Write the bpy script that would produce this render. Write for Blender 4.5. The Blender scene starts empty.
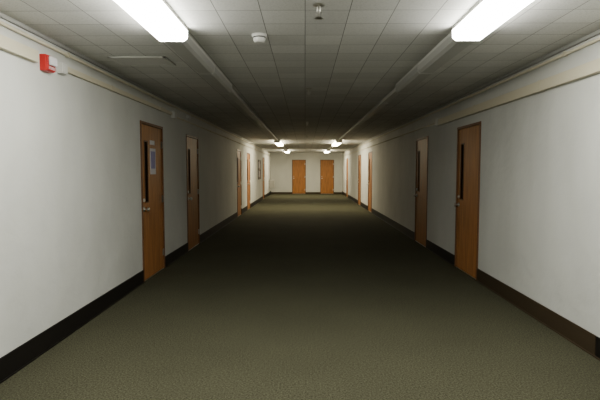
import bpy, bmesh, math, random
from mathutils import Vector, Matrix
random.seed(3)
S=bpy.context.scene
XL,XR,H,Y0,Y1=-2.13,2.31,2.57,-3.5,30.0
# ---------------- materials
def mat(name,col,rough=0.6,metal=0.0,emit=None,est=0,noise=None,bump=None,spec=0.5):
    m=bpy.data.materials.new(name); m.use_nodes=True
    nt=m.node_tree; b=nt.nodes['Principled BSDF']
    b.inputs['Base Color'].default_value=(*col,1); b.inputs['Roughness'].default_value=rough
    b.inputs['Metallic'].default_value=metal; b.inputs['Specular IOR Level'].default_value=spec
    if emit: 
        b.inputs['Emission Color'].default_value=(*emit,1); b.inputs['Emission Strength'].default_value=est
    tc=nt.nodes.new('ShaderNodeTexCoord')
    if noise:
        sc,amt,stretch=noise
        mp=nt.nodes.new('ShaderNodeMapping'); mp.inputs['Scale'].default_value=stretch
        n=nt.nodes.new('ShaderNodeTexNoise'); n.inputs['Scale'].default_value=sc; n.inputs['Detail'].default_value=6
        r=nt.nodes.new('ShaderNodeValToRGB')
        r.color_ramp.elements[0].position=0.3; r.color_ramp.elements[1].position=0.7
        r.color_ramp.elements[0].color=(*[c*(1-amt) for c in col],1)
        r.color_ramp.elements[1].color=(*[min(1,c*(1+amt)) for c in col],1)
        nt.links.new(tc.outputs['Object'],mp.inputs[0]); nt.links.new(mp.outputs[0],n.inputs['Vector'])
        nt.links.new(n.outputs['Fac'],r.inputs[0]); nt.links.new(r.outputs[0],b.inputs['Base Color'])
    if bump:
        sc,st,dist=bump
        n=nt.nodes.new('ShaderNodeTexNoise'); n.inputs['Scale'].default_value=sc; n.inputs['Detail'].default_value=4
        bp=nt.nodes.new('ShaderNodeBump'); bp.inputs['Strength'].default_value=st; bp.inputs['Distance'].default_value=dist
        nt.links.new(tc.outputs['Object'],n.inputs['Vector']); nt.links.new(n.outputs['Fac'],bp.inputs['Height'])
        nt.links.new(bp.outputs[0],b.inputs['Normal'])
    return m
M_wall=mat('painted_plaster',(0.51,0.515,0.485),0.75,noise=(1.6,0.07,(1,1,0.6)),bump=(6,0.45,0.024),spec=0.15)
M_trimcream=mat('cream_raceway',(0.52,0.48,0.36),0.6)
M_wht=mat('white_enamel',(0.52,0.52,0.49),0.5)
M_greywht=mat('grey_enamel',(0.28,0.28,0.26),0.6)
M_base_d=mat('vinyl_base_dark',(0.007,0.006,0.005),0.5,spec=0.15)
M_base_b=mat('vinyl_base_brown',(0.036,0.025,0.014),0.5,spec=0.15)
M_wood=mat('oak_veneer',(0.31,0.128,0.034),0.5,noise=(9,0.28,(3,3,0.25)),spec=0.25)
M_woodedge=mat('door_frame_brown',(0.13,0.056,0.020),0.5,spec=0.25)
M_glass=mat('dark_wired_glass',(0.02,0.018,0.014),0.12)
M_metal=mat('brushed_steel',(0.55,0.54,0.50),0.3,1.0)
M_red=mat('red_plastic',(0.45,0.012,0.01),0.4)
M_paper=mat('paper',(0.62,0.60,0.62),0.8)
M_bpaper=mat('blue_notice',(0.24,0.22,0.40),0.7)
M_black=mat('black_plastic',(0.05,0.05,0.048),0.5)
M_lens_on=mat('acrylic_lens_lit',(0.9,0.9,0.88),0.4,emit=(1.0,0.985,0.89),est=48)
M_lens_far=mat('acrylic_lens_lit_warm',(0.9,0.9,0.85),0.4,emit=(1.0,0.89,0.62),est=48)
M_lens_off=mat('acrylic_lens_unlit',(0.36,0.36,0.34),0.45)
# carpet
def carpet():
    m=bpy.data.materials.new('olive_carpet'); m.use_nodes=True; nt=m.node_tree; b=nt.nodes['Principled BSDF']
    b.inputs['Roughness'].default_value=0.95; b.inputs['Specular IOR Level'].default_value=0.05
    tc=nt.nodes.new('ShaderNodeTexCoord')
    n=nt.nodes.new('ShaderNodeTexNoise'); n.inputs['Scale'].default_value=80; n.inputs['Detail'].default_value=6; n.inputs['Roughness'].default_value=0.85
    r=nt.nodes.new('ShaderNodeValToRGB'); e=r.color_ramp.elements
    e[0].position=0.38; e[0].color=(0.015,0.0155,0.009,1); e[1].position=0.62; e[1].color=(0.100,0.098,0.062,1)
    n2=nt.nodes.new('ShaderNodeTexNoise'); n2.inputs['Scale'].default_value=1.2; n2.inputs['Detail'].default_value=3
    r2=nt.nodes.new('ShaderNodeValToRGB'); r2.color_ramp.elements[0].color=(0.8,0.8,0.8,1); r2.color_ramp.elements[1].color=(1.1,1.1,1.1,1)
    mx=nt.nodes.new('ShaderNodeMixRGB'); mx.blend_type='MULTIPLY'; mx.inputs[0].default_value=1
    L=nt.links.new
    L(tc.outputs['Object'],n.inputs['Vector']); L(tc.outputs['Object'],n2.inputs['Vector'])
    L(n.outputs['Fac'],r.inputs[0]); L(n2.outputs['Fac'],r2.inputs[0]); L(r.outputs[0],mx.inputs[1]); L(r2.outputs[0],mx.inputs[2])
    L(mx.outputs[0],b.inputs['Base Color'])
    bp=nt.nodes.new('ShaderNodeBump'); bp.inputs['Strength'].default_value=0.6; bp.inputs['Distance'].default_value=0.01
    L(n.outputs['Fac'],bp.inputs['Height']); L(bp.outputs[0],b.inputs['Normal'])
    return m
def tiles():
    m=bpy.data.materials.new('acoustic_ceiling_tile'); m.use_nodes=True; nt=m.node_tree; b=nt.nodes['Principled BSDF']
    b.inputs['Roughness'].default_value=0.75; b.inputs['Specular IOR Level'].default_value=0.2
    L=nt.links.new
    tc=nt.nodes.new('ShaderNodeTexCoord')
    br=nt.nodes.new('ShaderNodeTexBrick'); br.offset=0; br.squash=1
    br.inputs['Scale'].default_value=1; br.inputs['Brick Width'].default_value=0.305; br.inputs['Row Height'].default_value=0.305
    br.inputs['Mortar Size'].default_value=0.003; br.inputs['Mortar Smooth'].default_value=0.2; br.inputs['Bias'].default_value=0
    br.inputs['Color1'].default_value=(0.52,0.52,0.50,1); br.inputs['Color2'].default_value=(0.61,0.61,0.585,1); br.inputs['Mortar'].default_value=(0.17,0.17,0.16,1)
    L(tc.outputs['Object'],br.inputs['Vector'])
    n=nt.nodes.new('ShaderNodeTexNoise'); n.inputs['Scale'].default_value=90; n.inputs['Detail'].default_value=3
    L(tc.outputs['Object'],n.inputs['Vector'])
    r=nt.nodes.new('ShaderNodeValToRGB'); r.color_ramp.elements[0].position=0.35; r.color_ramp.elements[0].color=(0.85,0.85,0.85,1); r.color_ramp.elements[1].position=0.5; r.color_ramp.elements[1].color=(1,1,1,1)
    L(n.outputs['Fac'],r.inputs[0])
    mx=nt.nodes.new('ShaderNodeMixRGB'); mx.blend_type='MULTIPLY'; mx.inputs[0].default_value=1
    L(br.outputs['Color'],mx.inputs[1]); L(r.outputs[0],mx.inputs[2]); L(mx.outputs[0],b.inputs['Base Color'])
    bp=nt.nodes.new('ShaderNodeBump'); bp.invert=True; bp.inputs['Strength'].default_value=0.5; bp.inputs['Distance'].default_value=0.004
    L(br.outputs['Fac'],bp.inputs['Height']); L(bp.outputs[0],b.inputs['Normal'])
    return m
M_carpet=carpet(); M_tile=tiles()
# ---------------- mesh helpers
def new_obj(name,bm,mats,parent=None,smooth=False):
    me=bpy.data.meshes.new(name); bm.normal_update(); bm.to_mesh(me); bm.free()
    for m in (mats if isinstance(mats,list) else [mats]): me.materials.append(m)
    if smooth:
        for p in me.polygons: p.use_smooth=True
    o=bpy.data.objects.new(name,me); S.collection.objects.link(o)
    if parent: o.parent=parent
    return o
def addbox(bm,a,b,mi=0,bev=0):
    a=Vector(a); b=Vector(b); lo=Vector([min(a[i],b[i]) for i in range(3)]); hi=Vector([max(a[i],b[i]) for i in range(3)])
    t=bmesh.new(); bmesh.ops.create_cube(t,size=1)
    for v in t.verts: v.co=Vector([lo[i]+(v.co[i]+.5)*(hi[i]-lo[i]) for i in range(3)])
    if bev: bmesh.ops.bevel(t,geom=t.edges[:],offset=bev,segments=2,affect='EDGES',profile=0.5)
    for f in t.faces: f.material_index=mi
    me=bpy.data.meshes.new('t'); t.to_mesh(me); t.free(); bm.from_mesh(me); bpy.data.meshes.remove(me)
def boxobj(name,boxes,m,parent=None,bev=0):
    bm=bmesh.new()
    for bx in boxes: addbox(bm,bx[0],bx[1],bx[2] if len(bx)>2 else 0,bev)
    return new_obj(name,bm,m,parent)
def lathe(bm,prof,center=(0,0,0),axis='Z',seg=24,mi=0):
    c=Vector(center); rings=[]
    R={'Z':Matrix.Identity(3),'Y':Matrix.Rotation(math.radians(90),3,'X'),'X':Matrix.Rotation(math.radians(90),3,'Y')}[axis]
    for r,z in prof:
        rings.append([bm.verts.new(c+R@Vector((r*math.cos(2*math.pi*i/seg),r*math.sin(2*math.pi*i/seg),z))) for i in range(seg)])
    for a,b in zip(rings,rings[1:]):
        for i in range(seg):
            f=bm.faces.new((a[i],a[(i+1)%seg],b[(i+1)%seg],b[i])); f.material_index=mi; f.smooth=True
    for rg in (rings[0],rings[-1]):
        f=bm.faces.new(rg); f.material_index=mi
def empty(name,loc,rot=0):
    e=bpy.data.objects.new(name,None); e.location=loc; e.rotation_euler=(0,0,rot); e.empty_display_size=0.2
    S.collection.objects.link(e); return e
# ---------------- shell
OW,OH,OE=0.97,2.12,0.86
left_doors=[6.70,9.10,15.5,18.1,24.6]
right_doors=[6.85,9.55,17.05,20.35,26.3]
end_doors=[-0.38,1.38]
T=0.2
def sidewall(name,xs,doors):
    bm=bmesh.new(); x0,x1=(xs,xs-T) if xs<0 else (xs,xs+T)
    y=Y0
    for d in doors:
        addbox(bm,(x0,y,0),(x1,d-OW/2,H)); addbox(bm,(x0,d-OW/2,OH),(x1,d+OW/2,H)); y=d+OW/2
    addbox(bm,(x0,y,0),(x1,Y1,H))
    return new_obj(name,bm,M_wall)
sidewall('wall_left',XL,left_doors); sidewall('wall_right',XR,right_doors)
bm=bmesh.new(); x=XL
for d in end_doors:
    addbox(bm,(x,Y1,0),(d-OE/2,Y1+T,H)); addbox(bm,(d-OE/2,Y1,OH),(d+OE/2,Y1+T,H)); x=d+OE/2
addbox(bm,(x,Y1,0),(XR,Y1+T,H)); new_obj('wall_far',bm,M_wall)
boxobj('wall_back',[((XL,Y0-T,0),(XR,Y0,H))],M_wall)
boxobj('floor',[((XL-T,Y0-T,-0.1),(XR+T,Y1+T,0))],M_carpet)
boxobj('ceiling',[((XL-T,Y0-T,H),(XR+T,Y1+T,H+0.1))],M_tile)
# baseboards
def base(name,xs,doors,h,mats,sel):
    sg=1 if xs<0 else -1; bm=bmesh.new(); y=Y0
    segs=[]
    for d in doors+[None]:
        e=Y1 if d is None else d-OW/2
        segs.append((y,e)); 
        if d is not None: y=d+OW/2
    for i,(a,b) in enumerate(segs):
        if sel(i)==1 and a<3.75:   # joint in the cove base
            addbox(bm,(xs,a,0),(xs+sg*0.012,3.742,h),0,0.002); addbox(bm,(xs,3.75,0),(xs+sg*0.012,b,h),1,0.002)
        else: addbox(bm,(xs,a,0),(xs+sg*0.012,b,h),sel(i),0.002)
        addbox(bm,(xs,a,0),(xs+sg*0.022,b,0.012),sel(i),0.002)
    new_obj(name,bm,mats)
base('baseboard_left',XL,left_doors,0.17,[M_base_d,M_base_b],lambda i:0)
base('baseboard_right',XR,right_doors,0.17,[M_base_d,M_base_b],lambda i:1 if i==0 else 0)
boxobj('baseboard_far',[((XL,Y1-0.012,0),(end_doors[0]-OE/2,Y1,0.10)),((end_doors[0]+OE/2,Y1-0.012,0),(end_doors[1]-OE/2,Y1,0.10)),((end_doors[1]+OE/2,Y1-0.012,0),(XR,Y1,0.10))],M_base_b)
# ---------------- doors
dn=0
def door(loc,rot,notice=False,window=True,ow=OW):
    global dn; dn+=1
    e=empty('door_%d'%dn,loc,rot); w=ow/2; f=0.035
    # frame: jambs, head, stop
    boxobj('frame',[((-w,-0.012,0),(-w+f,0.12,OH)),((w-f,-0.012,0),(w,0.12,OH)),((-w+f,-0.012,OH-f),(w-f,0.12,OH))],M_woodedge,e,0.003)
    a,b=-w+f+0.003,w-f-0.003; top=OH-f-0.004; s0,s1=0.006,0.05
    if window:
        wl,wr,wb,wt=a+0.13,a+0.25,1.05,1.86
        boxobj('slab',[((a,s0,0.01),(wl,s1,top)),((wr,s0,0.01),(b,s1,top)),((wl,s0,0.01),(wr,s1,wb)),((wl,s0,wt),(wr,s1,top))],M_wood,e)
        boxobj('vision_glass',[((wl,s0+0.018,wb),(wr,s0+0.026,wt))],M_glass,e)
        g=0.014
        boxobj('glazing_bead',[((wl-g,s0-0.006,wb-g),(wl,s0+0.018,wt+g)),((wr,s0-0.006,wb-g),(wr+g,s0+0.018,wt+g)),((wl,s0-0.006,wb-g),(wr,s0+0.018,wb)),((wl,s0-0.006,wt),(wr,s0+0.018,wt+g))],M_woodedge,e)
    else:
        boxobj('slab',[((a,s0,0.01),(b,s1,top))],M_wood,e,0.002)
    bm=bmesh.new()
    hx=a+0.065; hz=0.96
    lathe(bm,[(0.033,-0.0),(0.033,0.008),(0.014,0.012),(0.012,0.04),(0.026,0.048),(0.031,0.062),(0.024,0.075),(0.004,0.078)],(hx,s0,hz),'Y')
    lathe(bm,[(0.024,0),(0.024,0.012),(0.016,0.016)],(hx,s0,hz+0.12),'Y')
    new_obj('knob_and_deadbolt',bm,M_metal,e)
    bm=bmesh.new()
    for z in (0.25,1.05,1.85):
        lathe(bm,[(0.008,-0.05),(0.008,0.05)],(b+0.002,s0-0.006,z),'Z',12)
        addbox(bm,(b-0.03,s0-0.002,z-0.05),(b,s0,z+0.05))
    new_obj('hinges',bm,M_metal,e)
    if notice:
        boxobj('notice_sheet',[((a+0.36,s0-0.003,1.42),(a+0.60,s0,1.78),0),((a+0.385,s0-0.0045,1.50),(a+0.575,s0-0.003,1.74),1)],[M_paper,M_bpaper],e)
        boxobj('room_plate',[((a+0.36,s0-0.004,1.83),(a+0.56,s0,1.89))],M_paper,e)
    boxobj('threshold',[((-w+f,0.0,0),(w-f,0.12,0.008))],M_metal,e)
    return e
for i,y in enumerate(left_doors): door((XL,y,0),math.pi/2,notice=(i==0),window=(i<4))
for i,y in enumerate(right_doors): door((XR,y,0),-math.pi/2,window=(i<4))
for x in end_doors: door((x,Y1,0),0,window=False,ow=OE)
# ---------------- fluorescent fixtures
def fixture(x,ya,yb,lens,w=0.24):
    e=empty('fluorescent_ceiling_light',(x,(ya+yb)/2,H)); L=(yb-ya)/2; h=w/2
    boxobj('housing',[((-h,-L,-0.03),(h,L,0.0))],M_wht,e,0.004)
    prof=[(-h,-0.028),(-h+0.004,-0.085),(-h+0.03,-0.105),(h-0.03,-0.105),(h-0.004,-0.085),(h,-0.028)]
    bm=bmesh.new()
    for ys in (-L,L-0.008):
        A=[bm.verts.new((px*1.01,ys,pz*1.01)) for px,pz in prof]; B=[bm.verts.new((px*1.01,ys+0.008,pz*1.01)) for px,pz in prof]
        bm.faces.new(A); bm.faces.new(B[::-1])
        for i in range(6): bm.faces.new((A[i],B[i],B[(i+1)%6],A[(i+1)%6]))
    bmesh.ops.recalc_face_normals(bm,faces=bm.faces[:]); new_obj('end_caps',bm,M_wht,e)
    bm=bmesh.new()
    A=[bm.verts.new((px,-L+0.008,pz)) for px,pz in prof]; B=[bm.verts.new((px,L-0.008,pz)) for px,pz in prof]
    for i in range(5): bm.faces.new((A[i],B[i],B[i+1],A[i+1]))
    bmesh.ops.recalc_face_normals(bm,faces=bm.faces[:])
    new_obj('wrap_lens',bm,lens,e)
LX,RX=-1.02,1.24
for x in (LX,RX):
    fixture(x,1.50,3.75,M_lens_on)
    fixture(x,17.6,20.0,M_lens_far); fixture(x,25.6,28.0,M_lens_far)
    y=3.78
    for k in range(2): fixture(x,y,y+1.2,M_lens_off,0.18); y+=1.22
    boxobj('wiring_channel',[((x-0.05,y+0.0,H-0.05),(x+0.05,17.58,H)),((x-0.05,20.02,H-0.05),(x+0.05,25.58,H)),((x-0.05,-1.0,H-0.05),(x+0.05,1.48,H))]
      +[((x-0.058,q,H-0.055),(x+0.058,q+0.05,H)) for q in (7.6,9.9,12.2,14.5,21.5,23.6)],M_wht,bev=0.003)
# ---------------- wall raceways and conduit
def raceway(name,xs,z0,z1,ya,yb,d,m,par=None):
    sg=1 if xs<0 else -1
    bx=[((xs,ya,z0),(xs+sg*d,yb,z1))]
    y=ya+1.0
    while y<yb:
        bx.append(((xs,y,z0-0.004),(xs+sg*(d+0.004),y+0.05,z1+0.004))); y+=1.8
    return boxobj(name,bx,m,par,bev=0.003)
def pipe(name,x,z,ya,yb,r,m,par=None):
    bm=bmesh.new(); lathe(bm,[(r,ya),(r,yb)],(x,0,z),'Z',10)
    for v in bm.verts:
        dz=v.co.z-z; v.co=Vector((v.co.x,dz,z+v.co.y))
    sg=-1 if x<0 else 1
    wall=XL if x<0 else XR
    y=ya+0.6
    while y<yb: addbox(bm,(wall,y,z-r-0.006),(x-sg*(r+0.003),y+0.025,z+r+0.006)); y+=2.4
    bmesh.ops.recalc_face_normals(bm,faces=bm.faces[:])
    new_obj(name,bm,m,par)
def jbox(x,y,z,sx,sy,sz,par):
    sg=1 if x<0 else -1
    bm=bmesh.new(); addbox(bm,(x,y-sy/2,z-sz/2),(x+sg*sx,y+sy/2,z+sz/2),0,0.004)
    addbox(bm,(x+sg*sx,y-sy/2+0.008,z-sz/2+0.008),(x+sg*(sx+0.006),y+sy/2-0.008,z+sz/2-0.008),0,0.002)
    new_obj('junction_box',bm,M_wht,par)
tl=empty('trim_1',(0,0,0)); tr=empty('trim_2',(0,0,0))
raceway('cable_raceway',XL,2.32,2.41,Y0,3.80,0.045,M_trimcream,tl)
raceway('cable_raceway',XL,2.345,2.395,4.27,7.64,0.03,M_trimcream,tl)
pipe('electrical_conduit',XL+0.016,H-0.07,Y0+0.01,Y1-0.01,0.014,M_trimcream,tl)
pipe('electrical_conduit',XL+0.016,2.345,7.80,Y1-0.01,0.012,M_trimcream,tl)
jbox(XL,4.20,2.355,0.05,0.09,0.09,tl); jbox(XL,7.72,2.36,0.06,0.14,0.11,tl); jbox(XL,8.7,2.43,0.06,0.12,0.07,tl)
boxobj('ceiling_angle',[((XL,Y0,H-0.03),(XL+0.025,Y1,H))],M_greywht,tl)
raceway('cable_raceway',XR,2.24,2.34,Y0,8.26,0.05,M_trimcream,tr)
pipe('electrical_conduit',XR-0.016,H-0.07,Y0+0.01,Y1-0.01,0.014,M_trimcream,tr)
pipe('electrical_conduit',XR-0.016,2.30,8.40,Y1-0.01,0.012,M_trimcream,tr)
jbox(XR,8.33,2.30,0.06,0.12,0.12,tr)
boxobj('ceiling_angle',[((XR-0.025,Y0,H-0.03),(XR,Y1,H))],M_greywht,tr)
# fire alarm horn strobe
e=empty('fire_alarm_strobe',(XL,3.95,2.345))
boxobj('back_box',[((0,-0.065,-0.065),(0.055,0.065,0.065))],M_red,e,0.006)
boxobj('face_plate',[((0.055,-0.06,-0.06),(0.066,0.06,0.06))],M_red,e,0.004)
boxobj('strobe_lens',[((0.066,-0.05,-0.02),(0.09,0.05,0.05))],M_paper,e,0.008)
boxobj('horn_grille',[((0.066,-0.045,-0.05+i*0.009),(0.069,0.045,-0.046+i*0.009)) for i in range(3)],M_paper,e)
# smoke detector
e=empty('smoke_detector',(-0.37,3.95,H))
bm=bmesh.new(); lathe(bm,[(0.062,0),(0.062,-0.012),(0.05,-0.016),(0.05,-0.03),(0.043,-0.055),(0.025,-0.062),(0.004,-0.062)],(0,0,0)); new_obj('body',bm,M_wht,e)
bm=bmesh.new(); lathe(bm,[(0.0515,-0.018),(0.0515,-0.028)],(0,0,0)); new_obj('vent_ring',bm,M_black,e)
# sprinklers
def sprinkler(x,y):
    e=empty('pendant_sprinkler',(x,y,H))
    bm=bmesh.new(); lathe(bm,[(0.04,0),(0.038,-0.006),(0.018,-0.012),(0.013,-0.014),(0.013,-0.04),(0.008,-0.045),(0.004,-0.085)],(0,0,0)); new_obj('escutcheon_and_body',bm,M_metal,e)
    bm=bmesh.new()
    for s in (-1,1):
        for p,q in (((0.012,-0.04),(0.022,-0.055)),((0.022,-0.055),(0.004,-0.085))):
            vs=[bm.verts.new((s*a+dx,dy,b)) for a,b in (p,q) for dx,dy in ((-.003,-.003),(.003,-.003),(.003,.003),(-.003,.003))]
            for i in range(4): bm.faces.new((vs[i],vs[(i+1)%4],vs[4+(i+1)%4],vs[4+i]))
    lathe(bm,[(0.028,-0.085),(0.028,-0.088)],(0,0,0)); new_obj('frame_and_deflector',bm,M_metal,e)
for y in (3.25,6.5,10.9,15.0,20,25): sprinkler(0.09 if y<4 else 0.05,y)
# ceiling air grille
def grille(x,y,w,d):
    e=empty('air_vent_grille',(x,y,H))
    boxobj('rim',[((-w/2,-d/2,-0.012),(w/2,-d/2+0.03,0)),((-w/2,d/2-0.03,-0.012),(w/2,d/2,0)),((-w/2,-d/2,-0.012),(-w/2+0.03,d/2,0)),((w/2-0.03,-d/2,-0.012),(w/2,d/2,0))],M_wht,e,0.002)
    boxobj('back_pan',[((-w/2+0.03,-d/2+0.03,-0.003),(w/2-0.03,d/2-0.03,0))],M_black,e)
    n=14; bx=[]
    for i in range(n):
        y0=-d/2+0.035+i*(d-0.07)/n; bx.append(((-w/2+0.03,y0,-0.010),(w/2-0.03,y0+0.015,-0.004)))
    boxobj('louvres',bx,M_wht,e)
grille(-1.62,4.85,0.56,0.36)
# notice board far left
e=empty('notice_board',(XL,22.3,1.5)); boxobj('frame',[((0,-0.6,-0.45),(0.03,0.6,-0.41)),((0,-0.6,0.41),(0.03,0.6,0.45)),((0,-0.6,-0.41),(0.03,-0.56,0.41)),((0,0.56,-0.41),(0.03,0.6,0.41))],M_black,e)
boxobj('cork_panel',[((0,-0.56,-0.41),(0.015,0.56,0.41))],M_woodedge,e)
boxobj('pinned_sheets',[((0.015,a,b),(0.017,a+0.21,b+0.29)) for a,b in ((-0.5,0.05),(-0.2,0.08),(0.15,0.0),(-0.35,-0.33),(0.05,-0.36))],M_paper,e)
# drinking fountain far left
e=empty('drinking_fountain',(XL,28.2,0))
boxobj('cabinet',[((0,-0.2,0.45),(0.33,0.2,0.88))],M_metal,e,0.01); 
bm=bmesh.new(); lathe(bm,[(0.14,0.88),(0.17,0.905),(0.155,0.905),(0.06,0.885)],(0.18,0,0)); lathe(bm,[(0.01,0.88),(0.01,0.96),(0.02,0.965)],(0.07,0.1,0),seg=12); new_obj('basin_and_spout',bm,M_metal,e)
# world
w=bpy.data.worlds.new('World'); S.world=w; w.use_nodes=True; w.node_tree.nodes['Background'].inputs[0].default_value=(0,0,0,1)
# camera
cd=bpy.data.cameras.new('camera'); cd.sensor_width=36; cd.lens=28.8; cam=bpy.data.objects.new('camera',cd); S.collection.objects.link(cam)
cam.location=(0,0,1.48); cam.rotation_euler=(math.radians(90-3.575),0,math.radians(0.6)); S.camera=cam
